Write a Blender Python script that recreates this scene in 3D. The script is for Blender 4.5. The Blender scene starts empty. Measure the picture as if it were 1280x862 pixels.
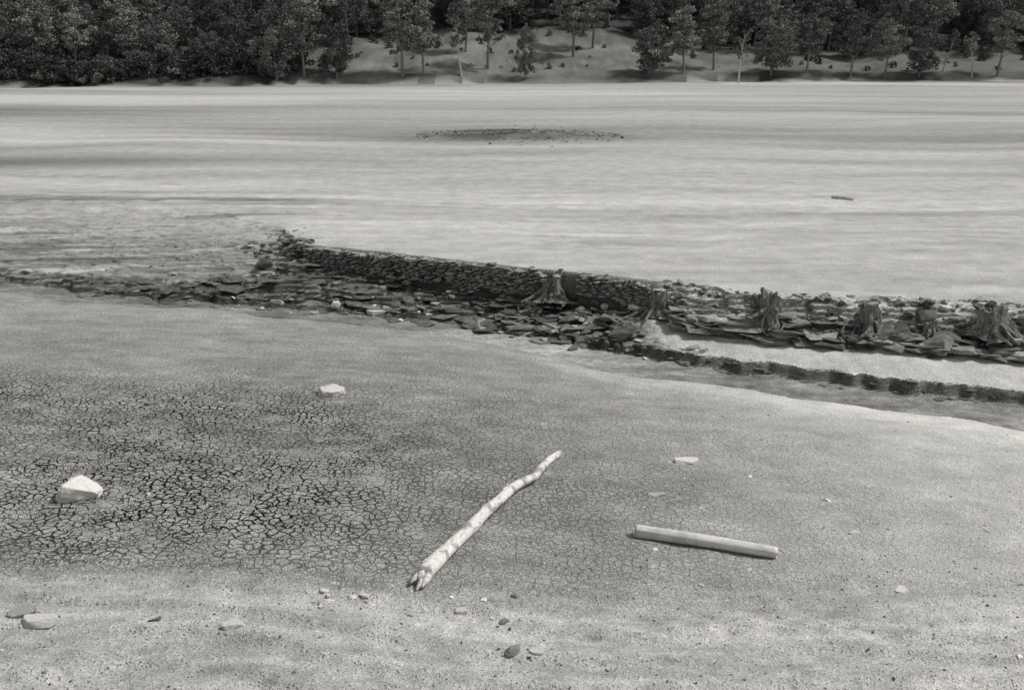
import bpy, bmesh, math, random
import numpy as np
from mathutils import Vector, Matrix, Euler
random.seed(11)
rng = np.random.default_rng(11)
S = bpy.context.scene
COL = S.collection

# ------------------------------------------------------------------ noise
def vnoise(x, y, seed=0):
    x = np.asarray(x, float); y = np.asarray(y, float)
    xi = np.floor(x).astype(np.int64); yi = np.floor(y).astype(np.int64)
    xf = x-xi; yf = y-yi
    u = xf*xf*(3-2*xf); v = yf*yf*(3-2*yf)
    def h(a, b):
        n = (a*374761393+b*668265263+seed*1442695) & 0xffffffff
        n = ((n ^ (n >> 13))*1274126177) & 0xffffffff
        n = n ^ (n >> 16)
        return (n & 0xffff)/65535.0
    a = h(xi, yi); b = h(xi+1, yi); c = h(xi, yi+1); d = h(xi+1, yi+1)
    return (a*(1-u)+b*u)*(1-v)+(c*(1-u)+d*u)*v
def fbm(x, y, seed=0, o=4):
    s = 0; a = .5; t = 0
    for i in range(o):
        s = s+a*vnoise(x*2**i+i*17.3, y*2**i+i*9.1, seed+i*31); t += a; a *= .5
    return s/t          # 0..1
def sst(a, b, x):
    t = np.clip((x-a)/(b-a), 0, 1); return t*t*(3-2*t)

# ------------------------------------------------------------------ terrain
CAMH = 6.5
def cA(x): return np.interp(x, [-60,-21.3,-15.4,-10.2,-6,-1.75,0,2.3,6.4,10.4,13.1,40], [40,30.8,29.2,27.9,27.5,26.0,24.6,22.9,20.8,18.9,17.6,6])
def zA(x): return np.interp(x, [-60,-21,-15,-10,-5,0,30], [-.4,-.55,-.6,-.75,-.9,-.95,-.9])
CX = [-60,-17,-11.3,-6.1,-1.5,1.35,4.4,7.1,11.8,15.2,40]
def cC(x): return np.interp(x, CX, [46,32.2,30.6,29.7,28.6,26.8,24.5,23.0,21.1,20.0,12])
def zC(x): return np.interp(x, CX, [-.8,-1.1,-1.3,-1.4,-1.5,-1.45,-1.4,-1.4,-1.35,-1.35,-1.3])
EX = [-60,-17,-11.3,-8.0,-7.4,-5,-2,.72,2,3.9,4.8,7.3,12.3,16,40]
def cF(x): return np.interp(x, [-60,-17,-11.3,-8.4,-7.4,.72,3.9,5.6,7.5,13,20,40], [56,42,39.5,36,33.5,29.4,27.9,26.6,25.9,24.9,23.4,17])
def cE(x):
    y = np.interp(x, EX, [48,33.2,31.9,32.2,33.15,31.94,30.42,29.05,28.41,27.5,25.7,24.75,23.2,22.1,14])
    return y
def zE(x): return np.interp(x, EX, [-.6,-.9,-1.05,-.8,-.38,-.66,-.98,-1.08,-1.0,-.7,-.98,-.93,-.93,-.93,-.9])
def shore(x): return np.interp(x, [-140,-79,-55,-35,0,95,160], [140,150,158,168,176,187,195])
def wallmask(x): return sst(-7.7,-7.2,x)*(1-sst(3.9,4.4,x))

def terrain(x, y, full=False):
    x = np.asarray(x, float); y = np.asarray(y, float)
    w = 1-wallmask(x)
    lw = sst(-7.6, -9.5, x)               # soft silt terraces left of the wall
    j = (fbm(x*.9, x*0+3.3, 5, 4)-.5)+.35*(fbm(x*3.1, x*0+7.3, 6, 2)-.5)
    a = cA(x)+(fbm(x*.45, x*0+1, 8, 3)-.5)*1.0; c = np.maximum(cC(x)+j*1.0, a+.7)
    b = a+.55; d = c+.1+.12*vnoise(x*1.3, x*0, 33)
    e = np.maximum(cE(x)+j*.7*w, d+.2); f = np.maximum(cF(x)+(fbm(x*1.3,x*0+9,3,3)-.5)*1.3*w, e+.3)
    za = zA(x); zc = zC(x); zb = np.maximum(zc-.02, za-.45)
    zd = zc+np.interp(x, [-12,0,3,6], [.14,.14,.2,.28])
    ze = np.maximum(zE(x), zd+.02)
    # near bank
    zn = za+(a-y)*.09
    zn = zn-.12*np.exp(-((y-a)/1.1)**2)
    zn = zn+np.where(y < 7.5, (7.5-y)*.42, 0)*sst(0, 3, 7.5-y)
    zn = zn+(fbm(x*.35, y*.35, 21, 3)-.5)*.22*sst(0,3,a-y)+(fbm(x*2.2, y*3, 22, 3)-.5)*.045+(fbm(x*5, y*6, 23, 3)-.5)*.06*sst(12,9.5,y)
    tt = sst(11.8, 9.2, y)
    q = y*1.35+(fbm(x*.25, y*.25, 40, 3))*3+x*.05
    fr = q-np.floor(q)
    zn = zn+tt*(.075*sst(0,.2,fr)*(1-fr))
    z = np.where(y < a, zn, 0.)
    def seg(z, y0, y1, z0, z1, pw=1.0):
        t = np.clip((y-y0)/(y1-y0), 0, 1)**pw
        return np.where((y >= y0) & (y < y1), z0+(z1-z0)*t, z)
    za2 = za-.12
    z = seg(z, a, b, za2, zb); z = seg(z, b, c, zb, zc); z = seg(z, c, d, zc, zd)
    right = sst(2.5, 4.5, x)
    z = seg(z, d, e, zd, ze); z = seg(z, e, f, ze, 0*x, 1-.3*np.maximum(lw, right))
    rough = (fbm(x*1.6, y*2.6, 61, 4)-.5)
    z = np.where((y>=b)&(y<c), z+rough*.12, z)
    bench = (y >= d) & (y < e)
    z = np.where(bench, z+rough*(.22-.17*right), z)
    lump = (fbm(x*1.4, y*1.7, 63, 4)-.5)
    z = np.where((y>=e)&(y<f)&(x>3), z+lump*.4*sst(0,.25,y-e)*right, z)
    hh = .13
    s = (z+rough*.35)/hh+x*.12
    fl = np.floor(s); fr = s-fl
    zq = (fl+sst(.62, .98, fr)-x*.12)*hh
    am = np.where((y >= e) & (y < f), .9*w*(1-.55*lw)*(1-.3*right), 0)+np.where(bench, .75*(1-right), 0)
    z = z+(zq-z)*am
    far = (y >= f)
    lf = sst(-2,-14,x)*sst(0,1,y-f)*(1-sst(46,60,y))
    zz = (fbm(x*.05, y*.05, 71, 3)-.5)*.5*sst(0, 12, y-f)+(fbm(x*.7, y*1.0, 72, 3)-.5)*.06
    zz = zz+lump*.2*right*np.exp(-np.maximum(y-f,0)/.5)
    st = zz/.05+y*.55-x*.12+fbm(x*.15,y*.3,77,3)*4
    frs = st-np.floor(st)
    zz = zz+lf*.07*(sst(0,.2,frs)-frs)
    r2 = ((x-.5)/6.8)**2+((y-74)/4.5)**2
    zz = zz+.30*np.exp(-r2*1.4)*(.6+.8*fbm(x*.8,y*.8,5,3))
    z = np.where(far, zz, z)
    sh = shore(x)+(fbm(x*.06, x*0, 91, 3)-.5)*9
    dd = np.maximum(y-sh, 0)
    hill = .9*sst(0, 2.5, dd)+dd*np.interp(x,[-60,-30,0,60],[.16,.2,.23,.17])+(fbm(x*.05, y*.05, 95, 4)-.5)*4*sst(3, 30, dd)+(fbm(x*.4,y*.4,96,3)-.5)*.7*sst(0,4,dd)
    z = z+np.where(dd > 0, hill, 0)
    if full:
        return z, dict(a=a, b=b, c=c, d=d, e=e, f=f, sh=sh, rough=rough, w=w, right=right, lw=lw, lump=lump)
    return z

def gz(x, y): return float(terrain(np.array([x]), np.array([y]))[0])
PITCH = math.atan(377/1244)
def pixel_ground(u, v):
    """ground point where the camera ray through an image pixel meets the terrain"""
    a_ = (u-640)/1244; b_ = (431-v)/1244
    d = np.array([a_, math.cos(PITCH)+b_*math.sin(PITCH), b_*math.cos(PITCH)-math.sin(PITCH)])
    t = np.concatenate([np.arange(6, 60, .03), np.arange(60, 420, .4)])
    z = terrain(d[0]*t, d[1]*t)
    hit = np.nonzero(CAMH+d[2]*t < z)[0]
    i = hit[0] if len(hit) else len(t)-1
    return float(d[0]*t[i]), float(d[1]*t[i]), float(z[i])

# ------------------------------------------------------------------ materials
TINT = (1.0, .985, .945)
class NT:
    def __init__(s, name):
        s.m = bpy.data.materials.new(name); s.m.use_nodes = True
        s.t = s.m.node_tree; s.n = s.t.nodes; s.l = s.t.links
        s.b = s.n['Principled BSDF']; s.b.inputs['Roughness'].default_value = .9
        s.b.inputs['Specular IOR Level'].default_value = .15
    def put(s, sock, v):
        if v is None: return
        if isinstance(v, (int, float)): sock.default_value = v
        elif isinstance(v, tuple): sock.default_value = v
        else: s.l.new(v, sock)
    def math(s, op, a, b=None, clamp=False):
        n = s.n.new('ShaderNodeMath'); n.operation = op; n.use_clamp = clamp
        s.put(n.inputs[0], a); s.put(n.inputs[1], b); return n.outputs[0]
    def mul(s, a, b): return s.math('MULTIPLY', a, b)
    def add(s, a, b): return s.math('ADD', a, b)
    def sub(s, a, b): return s.math('SUBTRACT', a, b)
    def rng(s, v, a, b, c, d, smooth=False):
        n = s.n.new('ShaderNodeMapRange'); n.clamp = True
        if smooth: n.interpolation_type = 'SMOOTHSTEP'
        s.put(n.inputs[0], v)
        for i, q in enumerate((a, b, c, d)): s.put(n.inputs[i+1], q)
        return n.outputs[0]
    def coord(s, sc=(1, 1, 1), kind='Object'):
        c = s.n.new('ShaderNodeTexCoord'); m = s.n.new('ShaderNodeMapping')
        m.inputs['Scale'].default_value = sc
        s.l.new(c.outputs[kind], m.inputs[0]); return m.outputs[0]
    def noise(s, vec, scale, det=2, rough=.6, dist=0):
        n = s.n.new('ShaderNodeTexNoise'); s.l.new(vec, n.inputs['Vector'])
        n.inputs['Scale'].default_value = scale; n.inputs['Detail'].default_value = det
        n.inputs['Roughness'].default_value = rough; n.inputs['Distortion'].default_value = dist
        return n.outputs['Fac']
    def voro(s, vec, scale, feat='DISTANCE_TO_EDGE'):
        n = s.n.new('ShaderNodeTexVoronoi'); n.feature = feat; n.voronoi_dimensions = '2D'
        s.l.new(vec, n.inputs['Vector']); n.inputs['Scale'].default_value = scale
        return n.outputs['Distance']
    def attr(s, name):
        n = s.n.new('ShaderNodeAttribute'); n.attribute_name = name; return n.outputs['Fac']
    def color(s, v):
        cc = s.n.new('ShaderNodeCombineColor')
        for i in range(3): s.put(cc.inputs[i], s.mul(v, TINT[i]))
        s.l.new(cc.outputs[0], s.b.inputs['Base Color'])
    def bump(s, h, dist=.02, st=1.0):
        n = s.n.new('ShaderNodeBump'); n.inputs['Distance'].default_value = dist
        n.inputs['Strength'].default_value = st; s.l.new(h, n.inputs['Height'])
        s.l.new(n.outputs[0], s.b.inputs['Normal'])

def ground_material():
    k = NT('dried_mud_ground')
    P = k.coord()
    tone = k.attr('tone'); crk = k.attr('crack'); rock = k.attr('rock')
    nz = k.n.new('ShaderNodeTexNoise'); k.l.new(P, nz.inputs['Vector']); nz.inputs['Scale'].default_value = 4.0; nz.inputs['Detail'].default_value = 2
    va = k.n.new('ShaderNodeVectorMath'); va.operation = 'MULTIPLY_ADD'
    k.l.new(nz.outputs['Color'], va.inputs[0]); va.inputs[1].default_value = (.2, .2, 0); k.l.new(P, va.inputs[2])
    W = va.outputs[0]
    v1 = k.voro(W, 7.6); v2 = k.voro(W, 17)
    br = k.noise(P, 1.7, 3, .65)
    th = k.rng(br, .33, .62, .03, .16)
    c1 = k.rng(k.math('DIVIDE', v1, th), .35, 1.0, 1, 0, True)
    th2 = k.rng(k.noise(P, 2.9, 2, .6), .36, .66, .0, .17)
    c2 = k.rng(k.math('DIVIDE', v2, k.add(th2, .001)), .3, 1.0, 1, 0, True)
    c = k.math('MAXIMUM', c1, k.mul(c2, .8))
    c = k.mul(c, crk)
    f1 = k.noise(P, 60, 2, .7); f2 = k.noise(P, 13, 4, .7); f3 = k.noise(P, 1.3, 3, .6)
    g = k.mul(k.rng(f1, .25, .75, .55, 1.45), k.rng(f2, .25, .75, .66, 1.34))
    g = k.mul(g, k.rng(f3, .3, .7, .86, 1.14))
    pv = k.voro(P, 24, 'F1'); pb = k.rng(f2, .5, .62, 0, 1)
    crumb = k.mul(k.rng(pv, .1, .32, 1, 0), pb)
    g = k.mul(g, k.sub(1.0, k.mul(crumb, .5)))
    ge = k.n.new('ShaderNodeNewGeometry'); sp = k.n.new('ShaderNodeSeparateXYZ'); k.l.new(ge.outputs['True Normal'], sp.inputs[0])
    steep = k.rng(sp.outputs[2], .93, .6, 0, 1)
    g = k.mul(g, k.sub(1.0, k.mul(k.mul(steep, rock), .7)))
    rn = k.noise(k.coord((1, 1, 5)), 4, 4, .7)
    g = k.mul(g, k.add(k.sub(1.0, rock), k.mul(rock, k.rng(rn, .3, .7, .5, 1.5))))
    g = k.mul(g, k.sub(1.0, k.mul(c, .9)))  # dark clay and the shade inside the crack gaps, painted into the colour
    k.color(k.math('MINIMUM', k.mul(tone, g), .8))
    h = k.add(k.mul(f1, .35), k.mul(f2, 1.1))
    h = k.sub(h, k.mul(c, 2.4)); h = k.add(h, k.mul(crumb, .6)); h = k.add(h, k.mul(k.mul(rock, rn), 2.0))
    k.bump(h, .03, .9)
    return k.m

def stone_material(name, lo, hi, scale=9, bump=.02, il=(.55, 1.35)):
    k = NT(name); P = k.coord()
    n = k.noise(P, scale, 4, .7); n2 = k.noise(P, scale*5, 2, .7)
    isl = k.n.new('ShaderNodeNewGeometry').outputs['Random Per Island']
    v = k.rng(n, .3, .7, lo, hi)
    v = k.mul(v, k.rng(n2, .3, .7, .75, 1.25))
    v = k.mul(v, k.rng(isl, 0, 1, *il))
    k.color(v); k.bump(k.add(n, k.mul(n2, .4)), bump, .9); return k.m

def wood_material(name, lo, hi, along=(1,1,1), patch=0.0, ps=5, base=22, bd=.010):
    k = NT(name); P = k.coord(along)
    n = k.noise(P, base, 4, .65); q = k.noise(k.coord(), ps, 4, .65)
    v = k.rng(n, .3, .7, lo, hi)
    if patch: v = k.mul(v, k.rng(q, .5, .6, 1.0, 1-patch))
    v = k.mul(v, k.rng(k.noise(k.coord(), 60, 2), .3, .7, .85, 1.12))
    k.color(v); k.bump(k.add(n, k.mul(q, .6)), bd, 1); return k.m

def leaf_material(name, lo, hi):
    k = NT(name); P = k.coord()
    n = k.noise(P, .55, 2, .6)
    oi = k.n.new('ShaderNodeObjectInfo').outputs['Random']
    isl = k.n.new('ShaderNodeNewGeometry').outputs['Random Per Island']
    v = k.rng(n, .35, .65, lo, hi)
    v = k.mul(v, k.rng(oi, 0, 1, .55, 1.5)); v = k.mul(v, k.rng(isl, 0, 1, .6, 1.4))
    k.color(v); return k.m

M_ground = ground_material()
M_wall = stone_material('wall_stone', .17, .33, 8, .02, (.6, 1.3))
M_slab = stone_material('ledge_rock', .16, .38, 5)
M_dark = stone_material('dark_shale', .07, .21, 5)
M_pale = stone_material('pale_stone', .45, .65, 6, .012)
M_rock = stone_material('pale_boulder_stone', .52, .72, 5, .02, (.92, 1.08))
M_grav = stone_material('gravel_stone', .28, .58, 14)
M_stump = wood_material('stump_wood', .06, .30, (1,1,.25), .5, 6, 16, .03)
M_log = wood_material('driftwood', .5, .76, (1,1,1), .5, 4.2, 18)
M_post = wood_material('weathered_post', .48, .74, (.08,1,1), .2)
M_bark = wood_material('tree_bark', .13, .26, (1,1,.1))
M_birch = wood_material('birch_bark', .4, .6, (1,1,.3), .4)
M_leaf = leaf_material('broadleaf_foliage', .07, .16)
M_pine = leaf_material('pine_foliage', .09, .21)
M_bush = leaf_material('shrub_foliage', .05, .12)

# ------------------------------------------------------------------ mesh helpers
def mesh_obj(name, V, F, mats, smooth=False, parent=None, loc=None, midx=None, link=True):
    me = bpy.data.meshes.new(name)
    V = np.asarray(V, float).reshape(-1, 3)
    me.from_pydata(V.tolist(), [], F if isinstance(F, list) else F.tolist())
    for m in (mats if isinstance(mats, (list, tuple)) else [mats]): me.materials.append(m)
    if smooth: me.polygons.foreach_set('use_smooth', [True]*len(me.polygons))
    if midx is not None: me.polygons.foreach_set('material_index', midx)
    me.update()
    if not link: return me
    o = bpy.data.objects.new(name, me); COL.objects.link(o)
    if parent: o.parent = parent
    if loc: o.location = loc
    return o

def tube(pts, rad, seg=12, jit=.08, seed=0, cap=True):
    r = np.random.default_rng(seed)
    pts = np.asarray(pts, float); n = len(pts); V = []; F = []
    ph = r.random(4)*6.28
    for i in range(n):
        t = pts[min(i+1, n-1)]-pts[max(i-1, 0)]; t = t/(np.linalg.norm(t)+1e-9)
        up = np.array([0, 0, 1.]) if abs(t[2]) < .9 else np.array([1., 0, 0])
        s = np.cross(t, up); s /= np.linalg.norm(s); q = np.cross(s, t)
        for j in range(seg):
            a = 2*math.pi*j/seg
            rr = rad[i]*(1+jit*(math.sin(2*a+ph[0]+i*.1)+.6*math.sin(3*a+ph[1]-i*.13)+.5*(r.random()-.5)))
            V.append(pts[i]+(s*math.cos(a)+q*math.sin(a))*rr)
    for i in range(n-1):
        for j in range(seg):
            F.append((i*seg+j, i*seg+(j+1) % seg, (i+1)*seg+(j+1) % seg, (i+1)*seg+j))
    if cap:
        F.append(tuple(range(seg))[::-1]); F.append(tuple(range((n-1)*seg, n*seg)))
    return V, F
class Acc:
    def __init__(s): s.V = []; s.F = []; s.n = 0
    def add(s, V, F):
        s.V.extend([tuple(v) for v in V]); s.F.extend([tuple(i+s.n for i in f) for f in F]); s.n += len(V)

def hull(npts, seed, bev=0.0, flat=False):
    r = random.Random(seed); bm = bmesh.new()
    for i in range(npts):
        if flat:
            a = r.random()*6.283; q = .75+.25*r.random()
            bm.verts.new((math.cos(a)*q, math.sin(a)*q, (1 if r.random() < .5 else -1)*(.8+.2*r.random())))
        else:
            v = Vector((r.gauss(0,1), r.gauss(0,1), r.gauss(0,1))).normalized()
            m = max(abs(v.x), abs(v.y), abs(v.z)); v = v/m*(.75+.25*r.random())
            bm.verts.new(v)
    res = bmesh.ops.convex_hull(bm, input=bm.verts)
    bmesh.ops.delete(bm, geom=[g for g in res['geom_interior'] if isinstance(g, bmesh.types.BMVert)], context='VERTS')
    bmesh.ops.dissolve_limit(bm, angle_limit=.2, verts=bm.verts, edges=bm.edges)
    if bev: bmesh.ops.bevel(bm, geom=bm.edges[:], offset=bev, segments=1, affect='EDGES')
    bm.verts.index_update()
    V = np.array([v.co[:] for v in bm.verts]); F = [tuple(v.index for v in f.verts) for f in bm.faces]
    bm.free(); return V, F
H_round = [hull(14, i) for i in range(14)]
H_flat = [hull(9+i % 5, 50+i, 0.04, True) for i in range(20)]
H_box = [hull(22, 90+i, .04) for i in range(14)]
def place(T, size, loc, rot):
    V, F = T
    R = np.array(Euler(rot).to_matrix())
    return (V*np.array(size)) @ R.T+np.array(loc), F

# ------------------------------------------------------------------ GROUND SHEET
def axis_x():
    d = np.arange(0, 18, .06); o = [18.]; s = .07
    while o[-1] < 420: o.append(o[-1]+s); s = min(s*1.045, 8)
    p = np.concatenate([d, o]); return np.concatenate([-p[::-1][:-1], p])
def axis_y():
    a = list(np.arange(-30, 6.5, .5))+list(np.arange(6.5, 38, .05)); s = .055
    while a[-1] < 620: a.append(a[-1]+s); s = min(s*1.016, 6)
    return np.array(a)
ax, ay = axis_x(), axis_y()
X, Y = np.meshgrid(ax, ay); nx, ny = len(ax), len(ay)
Z, C = terrain(X, Y, True)
a, b, c, d, e, f, sh = (C[k] for k in 'a b c d e f sh'.split()); rough = C['rough']; right = C['right']; lw = C['lw']; lump = C['lump']
near = Y < a; far = Y >= f
tone = np.full(X.shape, .30)
n1 = fbm(X*.25, Y*.5, 101, 4)-.5
# near bank
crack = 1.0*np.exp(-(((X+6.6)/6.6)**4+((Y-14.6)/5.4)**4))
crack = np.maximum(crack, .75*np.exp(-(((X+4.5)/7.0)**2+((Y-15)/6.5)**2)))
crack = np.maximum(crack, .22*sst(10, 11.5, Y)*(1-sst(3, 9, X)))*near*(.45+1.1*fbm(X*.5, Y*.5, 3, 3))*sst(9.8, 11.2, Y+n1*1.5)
tn = .34+n1*.11-.01*crack+.14*sst(.5, 8, X)*(1-.4*sst(17,20,Y))+.06*sst(11, 9.3, Y)*(1-.4*sst(2,6,X))+.19*np.exp(-((Y-a+.6)/1.2)**2)*sst(-4, 4, X)
tn = tn+.06*np.exp(-((Y-a+1.2)/1.6)**2)*sst(-3,-9,X)
tn = tn+(fbm(X*.5, Y*4, 105, 4)-.5)*.24*sst(12, 9.5, Y)
tn = tn+(fbm(X*1.1, Y*3.0, 106, 4)-.5)*.13+(fbm(X*6, Y*9, 107, 3)-.5)*.22*sst(12.2,10,Y)
tone = np.where(near, tn, tone)
# channel floor
fl = (Y >= a) & (Y < c)
tf = .25+(fbm(X*.7, Y*2.5, 110, 4)-.5)*.3+.18*np.exp(-(((X-0)/4)**2+((Y-25.7)/1.5)**2))-.06*sst(-2,-5,X)
tone = np.where(fl, tf, tone)
be = (Y >= c) & (Y < e)
tb = (.15+(fbm(X*.6, Y*2.2, 111, 4)-.5)*.26)*(1-right)+right*(.52+n1*.15+(fbm(X*1.5, Y*4, 116, 3)-.5)*.12)
tb = tb+.10*sst(-14,-17,X)
tone = np.where(be, tb, tone)
# far flat
WY = Y+(fbm(X*.03, Y*.03, 140, 3)-.5)*14*sst(35,70,Y)+(fbm(X*.12, Y*.12, 141, 3)-.5)*3
tf = .40+(fbm(X*.018, WY*.10, 120, 4)-.5)*.42+(fbm(X*.05, WY*.4, 121, 4)-.5)*.24*(1-sst(70,130,Y))+(fbm(X*.3, WY*1.6, 122, 4)-.5)*.22*(1-sst(40,60,Y))
tf = tf-.21*np.exp(-(((X+30)/13)**2+((Y-57)/3.2)**2))-.13*np.exp(-(((X-4.5)/3)**2+((Y-33.8)/.7)**2))  # dark mud patch at left; the small ellipse is a shadow smudge painted as tone
tf = tf-.10*np.exp(-(((X+60)/50)**2+((Y-105)/9)**2))+.06*np.exp(-(((X-9)/9)**2+((Y-28)/3)**2))
tf = tf-.12*np.exp(-(((X+14)/22)**2+((Y-43-(X+14)*-.1)/.9)**2))
tf = tf-.17*sst(-3,-12,X)*(1-sst(40,52,Y))*sst(.5,.72,fbm(X*.10, Y*1.3, 124, 3))-.07*sst(-5,-11,X)*(1-sst(38,50,Y))
tf = tf-.25*np.exp(-(((X-.5)/7.6)**2+((Y-74)/5.2)**2)*1.0)*(.4+1.1*fbm(X*.7,Y*.7,129,3))
tf = tf-.12*np.exp(-(((X-33)/9)**2+((Y-52+(X-33)*-.12)/.9)**2))
tf = tf*(1-.4*sst(-18, -1, Y-sh)*sst(.35,.6,fbm(X*.05,Y*.2,127,3)))
tone = np.where(far, tf, tone)
ef = (Y >= e) & (Y < f)
te = .26+(fbm(X*.8, Y*2.5, 112, 4)-.5)*.5+right*(.16+lump*.5)
streak = fbm(X*.22, Y*3.2, 113, 4)
tl = .25+(streak-.5)*.42+.2*sst(.62,.7,fbm(X*.2,Y*2.6,114,3))
bl = sst(.2, 1.0, (Y-e)/(f-e)); tl = tl*(1-bl)+tf*bl
te = te*(1-lw)+lw*tl
tone = np.where(ef, te, tone)
# hillside
hl = Y > sh
gras = np.interp(X, [-70,-40,-25,25,45,120], [.05,.07,.16,.16,.14,.13])
deep = sst(24, 42, Y-sh)
th_ = (gras*(1-deep)+.05*deep)*(.3+1.4*fbm(X*.3, Y*.3, 130, 4))*(1-.45*sst(10,25,X)*(1-sst(1.5,3.5,Y-sh)))
tone = np.where(hl, th_, tone)
rockm = np.clip(((Y >= a+.2) & (Y < f+.1)).astype(float)*(1-.8*right*((Y >= d+.1) & (Y < e-.1))), 0, 1)
rockm = rockm*np.where(fl, .7, 1)*(1-(.55+.3*bl)*lw*(Y >= e-.3))*(1-.75*(1-C['w'])*(Y >= e+.15))
rockm = np.maximum(rockm, .25*sst(-2,-14,X)*((Y>=f)&(Y<46)))
idx = np.arange(nx*ny).reshape(ny, nx)
q = np.stack([idx[:-1, :-1], idx[:-1, 1:], idx[1:, 1:], idx[1:, :-1]], -1).reshape(-1, 4)
me = bpy.data.meshes.new('ground')
me.vertices.add(nx*ny); me.vertices.foreach_set('co', np.stack([X, Y, Z], -1).astype(np.float32).ravel())
me.loops.add(q.size); me.loops.foreach_set('vertex_index', q.ravel().astype(np.int32))
me.polygons.add(len(q)); me.polygons.foreach_set('loop_start', (np.arange(len(q))*4).astype(np.int32))
me.polygons.foreach_set('loop_total', np.full(len(q), 4, np.int32))
me.polygons.foreach_set('use_smooth', np.ones(len(q), bool))
me.update(calc_edges=True)
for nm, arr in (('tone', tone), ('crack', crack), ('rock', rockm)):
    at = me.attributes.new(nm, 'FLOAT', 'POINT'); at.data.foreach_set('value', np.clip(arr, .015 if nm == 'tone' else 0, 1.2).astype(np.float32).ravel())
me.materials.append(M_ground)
g = bpy.data.objects.new('ground', me); COL.objects.link(g)

# ------------------------------------------------------------------ DRY STONE WALL
def build_wall(x0, x1, seed):
    r = random.Random(seed); A = Acc()
    hgt = 0.0; course = 0
    while hgt < 1.7:
        ch = r.uniform(.05, .095); x = x0+r.uniform(0, .1)
        while x < x1:
            L = r.uniform(.10, .32)*(1.3 if course % 5 == 0 else 1)
            xc = x+L/2
            foot = float(zE(xc))-.1
            ragg = .7*max(0, float(fbm(xc*.55, 2.0, 31, 3))-.5)+.12*float(vnoise(xc*3.1, 0, 7))
            top = .05-ragg
            zc = foot+hgt+ch/2+.07*(vnoise(xc*.7, course*.2, 4)-.5)
            low = hgt < .8*max(0, float(fbm(xc*.8, 5.0, 35, 3))-.42)*2
            if zc < top and not (vnoise(xc*2.2, zc*3.5, 88) > .88) and not low:
                yb = float(cE(xc)); yy = yb-.06+.13*hgt+r.uniform(-.03, .03)+.24*(vnoise(xc*.6, zc, 6)-.5)
                V, F = place(r.choice(H_box), (L*.5*1.1, .17, ch*.5*r.uniform(.98,1.22)), (xc, yy+.15, zc), (r.uniform(-.1,.1), r.uniform(-.12,.12), r.uniform(-.15,.15)-.47))
                A.add(V, F)
            x += L*.97
        hgt += ch; course += 1
    return A
for s, (x0, x1) in enumerate([(-7.6, .75), (1.9, 4.0)]):
    A = build_wall(x0, x1, 3+s); mesh_obj('dry_stone_wall', A.V, A.F, M_wall)

# ------------------------------------------------------------------ LEDGE ROCKS / RUBBLE
def scatter(name, n, xs, yfun, smin, smax, H, mat, seed, flatness=(.2, .45), tilt=.25, sink=.35, power=2.0, yaw=None):
    r = random.Random(seed); A = Acc()
    pts = []
    for i in range(n):
        x = r.uniform(*xs); y = yfun(x, r)
        if y is None: continue
        pts.append((x, y))
    zz = terrain(np.array([p[0] for p in pts]), np.array([p[1] for p in pts]))
    for (x, y), z in zip(pts, zz):
        s = smin+(smax-smin)*r.random()**power
        sx = s*r.uniform(.7, 1.2); sy = s*r.uniform(.5, .9); sz = s*r.uniform(*flatness)
        V, F = place(r.choice(H), (sx/2, sy/2, sz/2), (x, y, z+sz*(.5-sink)), (r.uniform(-tilt, tilt), r.uniform(-tilt, tilt), (r.uniform(0, 6.28) if yaw is None else yaw+r.uniform(-.5,.5))))
        A.add(V, F)
    return mesh_obj(name, A.V, A.F, mat)
lerp = lambda p, q, t: p+(q-p)*t
scatter('ledge_slabs', 100, (4.4, 16), lambda x, r: float(cE(x))+abs(r.gauss(.1, .2)), .2, 1.3, H_flat, M_slab, 1, (.06, .14), .12, .1, 1.4, -.2)
scatter('ledge_slabs', 420, (4.2, 16), lambda x, r: lerp(float(cE(x)), float(cF(x))+.3, r.random()), .05, .42, H_flat, M_slab, 31, (.15, .35), .3, .4, 2.4)
scatter('ledge_shale', 260, (4.4, 16), lambda x, r: float(cE(x))+abs(r.gauss(.1, .22)), .15, 1.3, H_flat, M_dark, 32, (.06, .15), .12, .25, 1.5, -.2)
scatter('ledge_boulders', 50, (4.2, 16), lambda x, r: lerp(float(cE(x))+.1, float(cF(x))+.1, r.random()), .10, .5, H_box, M_slab, 2, (.35, .6), .4)
scatter('ledge_boulders', 34, (9.4, 15), lambda x, r: lerp(float(cE(x))+.1, float(cF(x)), r.random()), .3, .9, H_box, M_dark, 42, (.3, .55), .4)
scatter('undercut_shale', 170, (2.0, 16), lambda x, r: float(cC(x))+r.gauss(0, .12)-.02, .05, .5, H_flat, M_dark, 3, (.06, .16), .1, .6, 2.2, -.3)
scatter('undercut_shale', 90, (1.2, 5), lambda x, r: float(cC(x))+r.gauss(.1, .2)+.1, .06, .6, H_flat, M_slab, 43, (.08, .18), .14, .4, 2.0, -.3)
scatter('bedrock_slabs', 330, (-14, 1.5), lambda x, r: lerp(float(cC(x))-.5, float(cE(x))-.1, r.random()**1.2), .08, 1.2, H_flat, M_dark, 4, (.04, .10), .06, .5, 2.6, -.3)
scatter('bedrock_slabs', 120, (-8, 1.5), lambda x, r: lerp(float(cC(x))+.2, float(cE(x))+.02, r.random()**.6), .06, .4, H_flat, M_wall, 44, (.2, .4), .3, .4, 2.4)
scatter('pale_rubble', 100, (-9, 5), lambda x, r: lerp(float(cC(x))-.6, float(cC(x))+.5, r.random()), .04, .28, H_flat, M_pale, 5, (.2, .4), .3, .35, 3)
scatter('collapsed_wall_rubble', 150, (.2, 3.4), lambda x, r: lerp(float(cC(x)), float(cF(x))+.1, r.random()), .06, .4, H_box, M_slab, 6, (.2, .5), .4, .35, 2.4)
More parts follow.
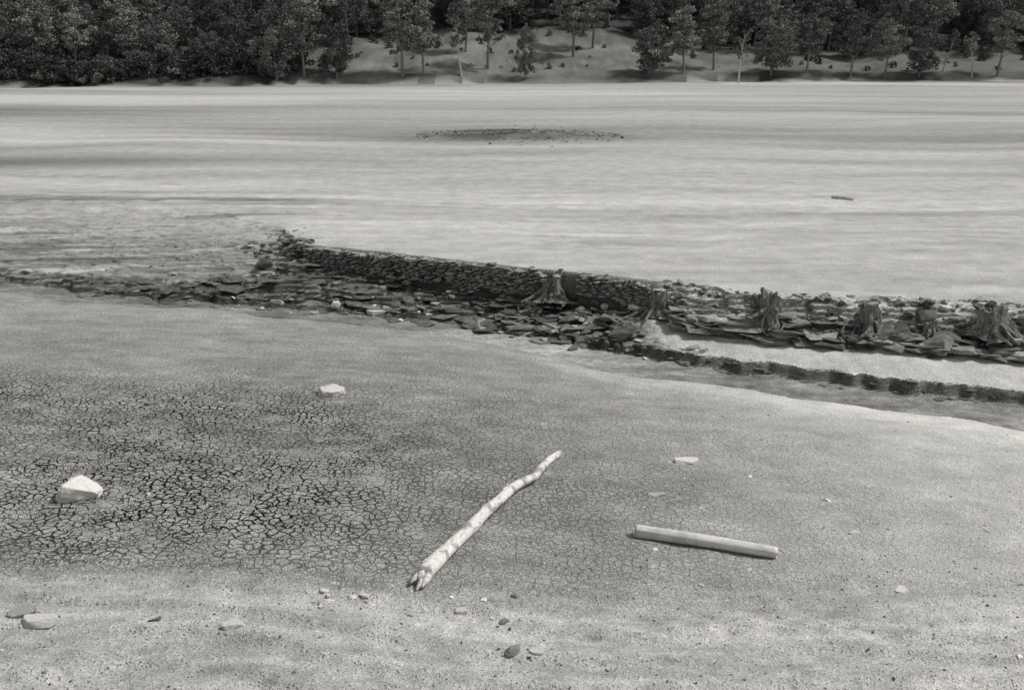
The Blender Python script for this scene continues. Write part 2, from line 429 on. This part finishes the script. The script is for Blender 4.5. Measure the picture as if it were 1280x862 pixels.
scatter('collapsed_wall_rubble', 150, (-.2, 3.6), lambda x, r: lerp(float(cC(x)), float(cF(x))-.2, r.random()), .1, 1.0, H_flat, M_dark, 46, (.08, .2), .2, .2, 1.7)
scatter('channel_outcrop_slabs', 70, (-1.4, 2.4), lambda x, r: float(cC(x))+r.gauss(-.1, .3), .2, .95, H_flat, M_dark, 7, (.08, .18), .15, .2, 1.5, -.5)
scatter('channel_outcrop_slabs', 14, (-1.0, 1.4), lambda x, r: float(cC(x))+r.gauss(-.1, .25), .3, .95, H_flat, M_slab, 37, (.08, .14), .2, -.1, 1.5, -.5)
scatter('terrace_stones', 260, (-15, -7.0), lambda x, r: lerp(float(cE(x)), float(cE(x))+3.4, r.random()**1.2), .04, .28, H_flat, M_slab, 8, (.15, .35), .2, .4, 3)
scatter('wall_end_rubble', 110, (-9.4, -6.8), lambda x, r: 34.0-(x+8)*.45+r.gauss(0, .3), .05, .36, H_box, M_dark, 38, (.25, .45), .3, .4, 2)
def isl(x, r):
    return 74+r.gauss(0, 2.8)*math.sqrt(max(.05, 1-((x-.5)/8)**2))
scatter('island_rubble', 1500, (-7, 8), isl, .04, .34, H_round, M_dark, 9, (.2, .4), .4, .5, 3.2)
scatter('island_rubble', 260, (-5.5, 6.5), isl, .05, .36, H_round, M_slab, 49, (.25, .4), .4, .5, 3)
def gy(x, r):
    y = r.uniform(7.6, 11.3)
    return y if vnoise(x*.6, y*2.2, 55) > .4 else None
scatter('gravel', 8000, (-7.5, 7.5), gy, .008, .04, H_round, M_grav, 10, (.35, .8), .4, .35, 2.5)
scatter('gravel', 3500, (-9, 9), lambda x, r: r.uniform(10, 17), .01, .04, H_round, M_grav, 40, (.35, .8), .4, .35, 2.5)
scatter('gravel', 900, (-7.5, 7.5), lambda x, r: r.uniform(7.8, 12), .01, .05, H_round, M_dark, 47, (.35, .8), .4, .35, 2.5)
scatter('scattered_stones', 380, (-9, 10), lambda x, r: r.uniform(8, 20), .03, .09, H_flat, M_grav, 12, (.2, .4), .3, .4, 3.0)
scatter('scattered_stones', 40, (1, 8), lambda x, r: r.uniform(8, 16), .05, .17, H_flat, M_pale, 13, (.12, .25), .15, .4, 2.0)
scatter('scattered_stones', 30, (-2.4, .4), lambda x, r: 9.9+r.gauss(0, .2), .05, .16, H_flat, M_pale, 14, (.2, .4), .2, .35, 1.5)

# ------------------------------------------------------------------ INDIVIDUAL STONES
def rock(name, u, v, size, mat, yaw=0, seed=1, flat=False, sink=.2, tilt=(0, 0)):
    x, y, z = pixel_ground(u, v)
    bm = bmesh.new(); V, F = (hull(18, seed, 0, True) if flat else hull(22, seed))
    vs = [bm.verts.new(p) for p in V]
    for ff in F: bm.faces.new([vs[i] for i in ff])
    bmesh.ops.bevel(bm, geom=bm.edges[:], offset=.06, segments=1, affect='EDGES')
    bmesh.ops.triangulate(bm, faces=bm.faces)
    bmesh.ops.subdivide_edges(bm, edges=bm.edges[:], cuts=3, use_grid_fill=True)
    P = np.array([p.co[:] for p in bm.verts])
    dn = (fbm(P[:, 0]*2+P[:, 2], P[:, 1]*2+5-P[:, 2], seed, 4)-.5)*.3
    for vv, dd_ in zip(bm.verts, dn): vv.co *= 1+dd_
    bmesh.ops.recalc_face_normals(bm, faces=bm.faces)
    m = bpy.data.meshes.new(name); bm.to_mesh(m); bm.free(); m.materials.append(mat)
    o = bpy.data.objects.new(name, m); COL.objects.link(o)
    o.scale = (size[0]/2, size[1]/2, size[2]/2); o.rotation_euler = (tilt[0], tilt[1], yaw)
    o.location = (x, y, z+size[2]*(.5-sink)); return o
rock('boulder', 101, 620, (.64, .48, .38), M_rock, .35, 3, sink=.26, tilt=(.05,.22))
rock('pale_stone', 413, 492, (.66, .42, .17), M_rock, .4, 5, True, .3, (.12, .05))
rock('pale_stone', 857, 578, (.52, .3, .1), M_rock, .1, 6, True, .35)
rock('flat_stone', 52, 778, (.44, .26, .09), M_rock, -.1, 7, True, .35)
rock('flat_stone', 28, 769, (.34, .24, .10), M_grav, .5, 8, True, .4)
rock('flat_stone', 292, 784, (.27, .2, .09), M_rock, .2, 9, True, .3)
rock('flat_stone', 642, 817, (.2, .14, .10), M_slab, .4, 10, False, .35)
rock('flat_stone', 672, 817, (.16, .14, .07), M_rock, .4, 17, True, .35)
rock('flat_stone', 645, 745, (.15, .12, .10), M_slab, .9, 11, False, .4)
rock('flat_stone', 628, 779, (.16, .12, .05), M_slab, .2, 12, True, .4)
rock('flat_stone', 190, 506, (.3, .2, .12), M_slab, .2, 13, True, .5)
rock('flat_stone', 577, 766, (.17, .14, .08), M_rock, .2, 14, True, .35)
rock('flat_stone', 192, 774, (.2, .14, .06), M_dark, .2, 15, True, .4)
rock('dark_boulder', 330, 336, (.6, .4, .42), M_dark, .2, 16, False, .2)
rock('pale_stone', 475, 392, (.85, .4, .12), M_rock, -.2, 18, True, .2)
rock('pale_stone', 420, 385, (.28, .3, .26), M_rock, -.2, 19, False, .2)
rock('pale_stone', 346, 380, (.5, .3, .2), M_rock, -.2, 24, False, .2)
rock('pale_stone', 1125, 738, (.25, .2, .05), M_rock, .3, 20, True, .4)
rock('pale_stone', 1068, 667, (.2, .15, .05), M_rock, .3, 21, True, .4)
rock('pale_stone', 820, 618, (.32, .22, .04), M_grav, .3, 22, True, .6)

# ------------------------------------------------------------------ DRIFTWOOD LOG
def resample(P, n):
    P = np.asarray(P, float); L = np.r_[0, np.cumsum(np.linalg.norm(np.diff(P, axis=0), axis=1))]
    t = np.linspace(0, L[-1], n)
    Q = np.stack([np.interp(t, L, P[:, k]) for k in range(P.shape[1])], -1)
    for _ in range(2):
        Q[1:-1] = .25*Q[:-2]+.5*Q[1:-1]+.25*Q[2:]
    return Q
lp = [(530,722,.10),(547,704,.10),(566,684,.085),(588,662,.08),(606,645,.08),(624,630,.076),(640,614,.074),(652,606,.07),(668,599,.066),(676,585,.06),(686,575,.056),(700,565,.05)]
pts = []
for i, (u, v, r_) in enumerate(lp):
    x, y, z = pixel_ground(u, v+5); pts.append((x, y, z+r_*.85+(.05 if 3 < i < 9 else .02), r_))
Q = resample(pts, 90)
A = Acc(); V, F = tube(Q[:, :3], Q[:, 3]*(1+.05*np.sin(np.arange(90)*.4)*np.sin(np.arange(90)*.17)), 18, .05, 3); A.add(V, F)
p0 = Q[0, :3]; dr = (Q[0, :3]-Q[6, :3]); dr /= np.linalg.norm(dr); sd = np.cross(dr, [0, 0, 1])
for k, (s_, L_, r_, dz_) in enumerate([(-.07, .22, .045,-.04), (.01, .12, .05,.0), (.07, .19, .045,-.03), (.04,.1,.05,-.05),(-.03,.28,.035,-.06)]):
    q0 = p0-dr*.15+sd*s_*.5; q1 = p0+dr*L_*.4+sd*s_*.9+np.array([0, 0, dz_*.4]); q2 = p0+dr*L_+sd*s_*1.15+np.array([0, 0, dz_])
    V, F = tube([q0, q1, q2], [r_*1.2, r_*1.05, r_*.35], 7, .2, 20+k); A.add(V, F)
for i_, s_ in ((28, 1), (52, -1), (73, 1)):
    q0 = Q[i_, :3]; tv = Q[i_+1, :3]-Q[i_-1, :3]; tv /= np.linalg.norm(tv); sd2 = np.cross(tv, [0, 0, 1])*s_
    q1 = q0+sd2*.10+np.array([0, 0, .05])+tv*.05
    V, F = tube([q0, q1], [.035, .02], 7, .1, i_); A.add(V, F)
for k in range(12):
    i_ = 4+k*4+(k % 3); q = Q[i_, :3]; tv = Q[i_+2, :3]-Q[i_-2, :3]; tv /= np.linalg.norm(tv); s2 = np.cross(tv, [0, 0, 1])
    rr_ = Q[i_, 3]; an = -1.0+ (k*1.7 % 2.6)
    o_ = s2*math.sin(an)*rr_*.92+np.array([0, 0, math.cos(an)*rr_*.92])
    V, F = tube([q+o_-tv*.16, q+o_*1.06, q+o_*.98+tv*.14], [.008, .02, .006], 5, .2, 70+k); A.add(V, F)
mesh_obj('driftwood_log', A.V, A.F, M_log, True)

# ------------------------------------------------------------------ TIMBER POST
def post(name, pa, pb, r0, r1, mat, seed):
    pa = np.array(pa); pb = np.array(pb); L = np.linalg.norm(pb-pa); n = 40; seg = 28
    rr = np.random.default_rng(seed); A = []; F = []
    for i in range(n):
        t = i/(n-1); rad = r0+(r1-r0)*t
        if i in (0, n-1): rad *= .93
        for j in range(seg):
            th = 2*math.pi*j/seg
            q = 1+.03*math.sin(2*th+t*2)+.02*math.sin(5*th+1)+.012*(rr.random()-.5)
            if j in (4, 13, 21): q -= .07*max(0, math.sin(t*7+j))
            A.append((t*L+(.012*math.sin(3*th) if i in (0, n-1) else 0), rad*q*math.cos(th), rad*q*math.sin(th)+.015*math.sin(t*3)))
    for i in range(n-1):
        for j in range(seg): F.append((i*seg+j, (i+1)*seg+j, (i+1)*seg+(j+1) % seg, i*seg+(j+1) % seg))
    for s_, base in ((0, 0), (1, (n-1)*seg)):
        cidx = len(A); cx = A[base][0]+(.01 if s_ == 0 else -.01); A.append((cx, 0, 0))
        for j in range(seg): F.append((cidx, base+j, base+(j+1) % seg) if s_ == 0 else (cidx, base+(j+1) % seg, base+j))
    F = [tuple(reversed(ff)) for ff in F]
    o = mesh_obj(name, A, F, mat, True)
    dv = Vector(pb-pa); o.rotation_euler = dv.to_track_quat('X', 'Z').to_euler(); o.location = pa
    o.data.polygons.foreach_set('use_smooth', [len(p.vertices) == 4 for p in o.data.polygons])
    return o
x0, y0, z0 = pixel_ground(793, 670); x1, y1, z1 = pixel_ground(971, 697)
post('timber_post', (x0, y0, z0+.075), (x1, y1, z1+.07), .088, .08, M_post, 4)
x0, y0, z0 = pixel_ground(1040, 248); x1, y1, z1 = pixel_ground(1067, 251)
post('timber_log', (x0, y0, z0+.07), (x1, y1, z1+.07), .075, .065, M_post, 5)

# ------------------------------------------------------------------ STUMPS
def stump(u, v, R, Hh, seed, lean=0., nroot=14):
    r = random.Random(seed); A = Acc(); seg = 34; rows = 12; V = []; F = []
    ph = [r.uniform(0, 6.28) for _ in range(4)]
    tops = [Hh*(.80+.10*math.sin(2*math.pi*j/seg+ph[2])+.08*math.sin(6*math.pi*j/seg+ph[3])+.14*(r.random()**2)) for j in range(seg)]
    ribs = [1+.16*(r.random()-.5)+.13*math.sin(5*2*math.pi*j/seg+ph[0]) for j in range(seg)]
    for i in range(rows):
        t = i/(rows-1)
        for j in range(seg):
            th = 2*math.pi*j/seg
            lum = float(vnoise(math.cos(th)*2.5+seed*7, math.sin(th)*2.5+t*2, seed))-.5
            rad = R*(.80-.10*t+.75*math.exp(-t*5))*(ribs[j]*(.6+.4*(1-t))+.4*t)*(1+.35*lum+.05*(r.random()-.5))
            V.append((rad*math.cos(th)+lean*t*t, rad*math.sin(th), t*tops[j]-.12*(1-t)))
    for i in range(rows-1):
        for j in range(seg): F.append((i*seg+j, i*seg+(j+1) % seg, (i+1)*seg+(j+1) % seg, (i+1)*seg+j))
    b0 = (rows-1)*seg; ci = len(V)
    for j in range(seg):
        p = V[b0+j]; V.append((lean+(p[0]-lean)*.65, p[1]*.65, tops[j]*.88+.03*r.random()))
    V.append((lean, 0, Hh*.72))
    for j in range(seg):
        F.append((b0+j, b0+(j+1) % seg, ci+(j+1) % seg, ci+j)); F.append((ci+j, ci+(j+1) % seg, len(V)-1))
    A.add(V, F)
    for k in range(nroot):
        th = 6.283*k/nroot+r.uniform(-.25, .25); L = R*r.uniform(.6, 2.6); h0 = Hh*r.uniform(.02, .32); rr = R*r.uniform(.10, .28)
        P = []; n = 8; wob = r.uniform(-.9, .9)
        for i in range(n):
            t = i/(n-1); a_ = th+wob*t*t
            P.append((math.cos(a_)*(R*.6+L*t), math.sin(a_)*(R*.6+L*t), h0*(1-t)+r.uniform(-.02, .02)-.14*t+.05*math.sin(t*5+k)))
        V, F = tube(P, [rr*(1-.75*i/(n-1)) for i in range(n)], 7, .2, seed*50+k); A.add(V, F)
    for k in range(4):   # broken side limbs
        th = r.uniform(0, 6.28); h0 = Hh*r.uniform(.35, .7)
        p1 = (math.cos(th)*R*.6, math.sin(th)*R*.6, h0); L = R*r.uniform(.5, .9)
        V, F = tube([p1, (p1[0]+math.cos(th)*L, p1[1]+math.sin(th)*L, h0+r.uniform(-.1, .12))], [R*.2, R*.1], 7, .2, seed*90+k); A.add(V, F)
    x, y, z = pixel_ground(u, v)
    o = mesh_obj('tree_stump', A.V, A.F, M_stump, False, loc=(x, y, z-.03)); o.rotation_euler = (0, 0, r.uniform(0, 6)); return o
stump(690, 368, .40, .58, 1, .05)
stump(825, 388, .30, .60, 2, .03)
stump(962, 400, .34, .86, 3, .02)
stump(1086, 406, .33, .62, 4, -.03)
stump(1240, 410, .44, .60, 5, .05)
stump(1160, 414, .24, .3, 6, .0)

# ------------------------------------------------------------------ TREES
def leaves(cent, rad, n, size, r, flat=.7):
    d_ = r.normal(size=(n, 3)); d_ /= np.linalg.norm(d_, axis=1)[:, None]
    p = cent+d_*(r.random((n, 1))**.4)*rad*np.array([1, 1, flat])
    A1 = d_*.6+r.normal(size=(n, 3))*.8; A1 /= np.linalg.norm(A1, axis=1)[:, None]
    B1 = np.cross(A1, r.normal(size=(n, 3))); B1 /= np.linalg.norm(B1, axis=1)[:, None]
    s = size*(.6+.8*r.random((n, 1)))
    A1 = np.cross(A1, B1)*s; B1 = B1*s*.75
    return np.stack([p-A1, p-B1*1.0, p+A1, p+B1], 1).reshape(-1, 3)
def tree_mesh(name, kind, seed, barkmat=None):
    r = np.random.default_rng(seed); rr = random.Random(seed); A = Acc()
    if kind == 'pine': H = rr.uniform(11.5, 14); base = .34; cr = 4.0; ncl = 30; nl = 95; leafm = M_pine
    elif kind == 'broad': H = rr.uniform(10, 13); base = .12; cr = 4.7; ncl = 46; nl = 95; leafm = M_leaf
    elif kind == 'birch': H = rr.uniform(9, 11); base = .5; cr = 1.8; ncl = 14; nl = 60; leafm = M_pine
    else: H = rr.uniform(2.2, 3.2); base = .0; cr = 1.9; ncl = 22; nl = 55; leafm = M_bush
    lean = rr.uniform(-.8, .8) if kind != 'birch' else -1.8
    def ax_(t): return np.array([lean*t*t+.25*math.sin(t*5+seed), .3*math.sin(t*4+seed*2), H*t])
    R0 = H*.014+.04
    n = 14; ts = np.linspace(0, .92, n)
    V, F = tube([ax_(t)+(np.array([0,0,-.4]) if t == 0 else 0) for t in ts], [R0*(1.25-t*1.15) for t in ts], 8, .08, seed); A.add(V, F)
    LV = []
    for k in range(ncl):
        t = base+(.97-base)*(k+.5)/ncl+rr.uniform(-.04, .04); s = (t-base)/(1-base)
        if kind == 'pine': prof = (.5+.5*math.sin(math.pi*min(1, s*1.05)))*(1-.3*s**4)
        elif kind == 'broad': prof = math.sqrt(max(.12, 1-(2*s-.85)**2*.75))
        elif kind == 'birch': prof = math.sin(math.pi*min(.98, .15+s*.8))
        else: prof = math.sqrt(max(.05, 1-s*s))
        th = k*2.4+rr.uniform(-.6, .6); q = cr*prof*rr.uniform(.25, 1.05)
        c_ = ax_(min(t, 1))+np.array([math.cos(th)*q, math.sin(th)*q, q*.12+rr.uniform(-.5, .5)])
        p0 = ax_(max(.02, min(t, 1)-.09))
        if kind != 'bush' or k % 4 == 0:
            V, F = tube([p0, (p0+c_)/2+np.array([0, 0, -.1]), c_], [R0*.32, R0*.2, .02], 5, .05, seed+k); A.add(V, F)
        cl = rr.uniform(.8, 1.5)*(1.15 if kind == 'broad' else 1.0)*(.5 if kind == 'birch' else 1)*(.5 if kind == 'bush' else 1)
        LV.append(leaves(c_, cl, int(nl*(cl/1.1)**1.5) if kind in ('pine','broad') else nl, .2 if kind != 'bush' else .13, r, .5 if kind == 'pine' else .7))
    LV = np.concatenate(LV); nb = A.n; nf = len(A.F)
    V = np.concatenate([np.array(A.V), LV]); m4 = len(LV)//4
    F = A.F+(np.arange(m4*4).reshape(-1, 4)+nb).tolist()
    mi = [0]*nf+[1]*m4
    return mesh_obj(name, V, F, [barkmat or M_bark, leafm], False, midx=mi, link=False)
T_pine = [tree_mesh('pine_tree_mesh', 'pine', s) for s in (1, 2, 3, 4, 5)]
T_broad = [tree_mesh('broadleaf_tree_mesh', 'broad', s) for s in (11, 12, 13, 14)]
T_birch = [tree_mesh('birch_tree_mesh', 'birch', s, M_birch) for s in (21, 22)]
T_bush = [tree_mesh('shrub_mesh', 'bush', s) for s in (31, 32, 33)]
def put(name, me_, x, y, sc, yaw, parent=None, z=None, sx=1):
    o = bpy.data.objects.new(name, me_); COL.objects.link(o)
    o.location = (x, y, (gz(x, y) if z is None else z)-.1); o.scale = (sc*sx, sc*sx, sc); o.rotation_euler = (0, 0, yaw)
    if parent: o.parent = parent
    return o
for i, (u, v, k, sc) in enumerate([(378,97,'pine',1.0),(420,97,'broad',.75),(503,97,'pine',1.05),(527,93,'pine',.95),(612,88,'pine',.95),(656,101,'bushy',.75),(715,72,'pine',.9),
        (812,92,'broad',.7),(852,92,'pine',.9),(965,92,'broad',.8),(1008,92,'pine',.85),(1062,98,'pine',.8),(1105,98,'pine',.85),(1150,95,'broad',.75),(1248,96,'pine',.85),(345,102,'broad',.75),(740,62,'pine',1.),(582,66,'pine',.9),(890,88,'pine',.95)]):
    x, y, z = pixel_ground(u, v)
    if k == 'pine': put('pine_tree', T_pine[i % 5], x, y, sc, i*1.3, z=z)
    elif k == 'broad': put('broadleaf_tree', T_broad[i % 4], x, y, sc, i*1.3, z=z)
    else: put('young_conifer_tree', T_broad[i % 4], x, y, sc, i*1.3, z=z, sx=.5)
for u, v, sc, yaw in [(577,96,.85,.2),(923,104,.8,2.0),(1212,98,.85,1.),(1180,90,.8,3.)]:
    x, y, z = pixel_ground(u, v); put('birch_tree', T_birch[int(u) % 2], x, y, sc, yaw, z=z)
forest = bpy.data.objects.new('forest', None); COL.objects.link(forest)
xs = []; ys = []
for gx in np.arange(-150, 155, 6.4):
    for gy_ in np.arange(0, 85, 6.8):
        x = gx+rng.uniform(-3, 3); dd_ = gy_+rng.uniform(-3, 3)
        off = np.interp(x, [-60,-42,-36,-20,30,45,100], [4,4,15,33,33,19,16])
        if dd_ < off: continue
        if rng.random() < .12: continue
        xs.append(x); ys.append(float(shore(np.array(x)))+dd_)
zs = terrain(np.array(xs), np.array(ys))
for i, (x, y, z) in enumerate(zip(xs, ys, zs)):
    left = x < -38
    if rng.random() < (.85 if left else .45): m_ = T_broad[rng.integers(4)]
    else: m_ = T_pine[rng.integers(5)]
    put('forest_tree', m_, x, y, rng.uniform(.65, 1.15)*(.8 if left else 1), rng.uniform(0, 6.28), forest, z=float(z), sx=rng.uniform(.85,1.2))
shr = bpy.data.objects.new('shoreline_shrubs', None); COL.objects.link(shr)
xs = []; ys = []; sc_ = []
for i in range(560):
    x = rng.uniform(-120, 120)
    if x < -36: dd_ = abs(rng.normal(1, 3))+.2; s = rng.uniform(.6, 1.5)
    else:
        dd_ = rng.uniform(3, 36) ; s = rng.uniform(.08, .5)
        if rng.random() < .4: continue
    xs.append(x); ys.append(float(shore(np.array(x)))+dd_+(3 if x<-36 else 2)); sc_.append(s)
zs = terrain(np.array(xs), np.array(ys))
for x, y, z, s in zip(xs, ys, zs, sc_):
    put('shrub', T_bush[rng.integers(3)], x, y, s, rng.uniform(0, 6.28), shr, z=float(z))

# ------------------------------------------------------------------ LIGHT
EL, AZ = math.radians(52), math.radians(80)
w = bpy.data.worlds.new("World"); S.world = w; w.use_nodes = True
nt = w.node_tree; bg = nt.nodes['Background']
sk = nt.nodes.new('ShaderNodeTexSky'); sk.sky_type = 'NISHITA'; sk.sun_disc = False; sk.sun_elevation = EL; sk.sun_rotation = AZ
bw = nt.nodes.new('ShaderNodeRGBToBW'); nt.links.new(sk.outputs[0], bw.inputs[0]); nt.links.new(bw.outputs[0], bg.inputs[0]); bg.inputs[1].default_value = .15
sd_ = bpy.data.lights.new('sun', 'SUN'); sd_.energy = 3.1; sd_.angle = math.radians(10); sd_.color = (1, .985, .95)
so = bpy.data.objects.new('sun', sd_); COL.objects.link(so)
dirv = Vector((math.cos(EL)*math.sin(AZ), math.cos(EL)*math.cos(AZ), math.sin(EL)))
so.rotation_euler = dirv.to_track_quat('Z', 'Y').to_euler(); so.location = (20, 10, 40)

cam = bpy.data.cameras.new('camera'); cam.lens = 35; cam.sensor_width = 36; cam.clip_end = 2000; cam.clip_start = .1
co = bpy.data.objects.new('camera', cam); COL.objects.link(co)
co.location = (0, 0, CAMH); co.rotation_euler = (math.pi/2-PITCH, 0, 0)
S.camera = co
S.view_settings.view_transform = 'Standard'; S.view_settings.look = 'None'; S.view_settings.exposure = 0
print('verts', nx, ny, 'near ground at camera', gz(0, 0), gz(0, 8))
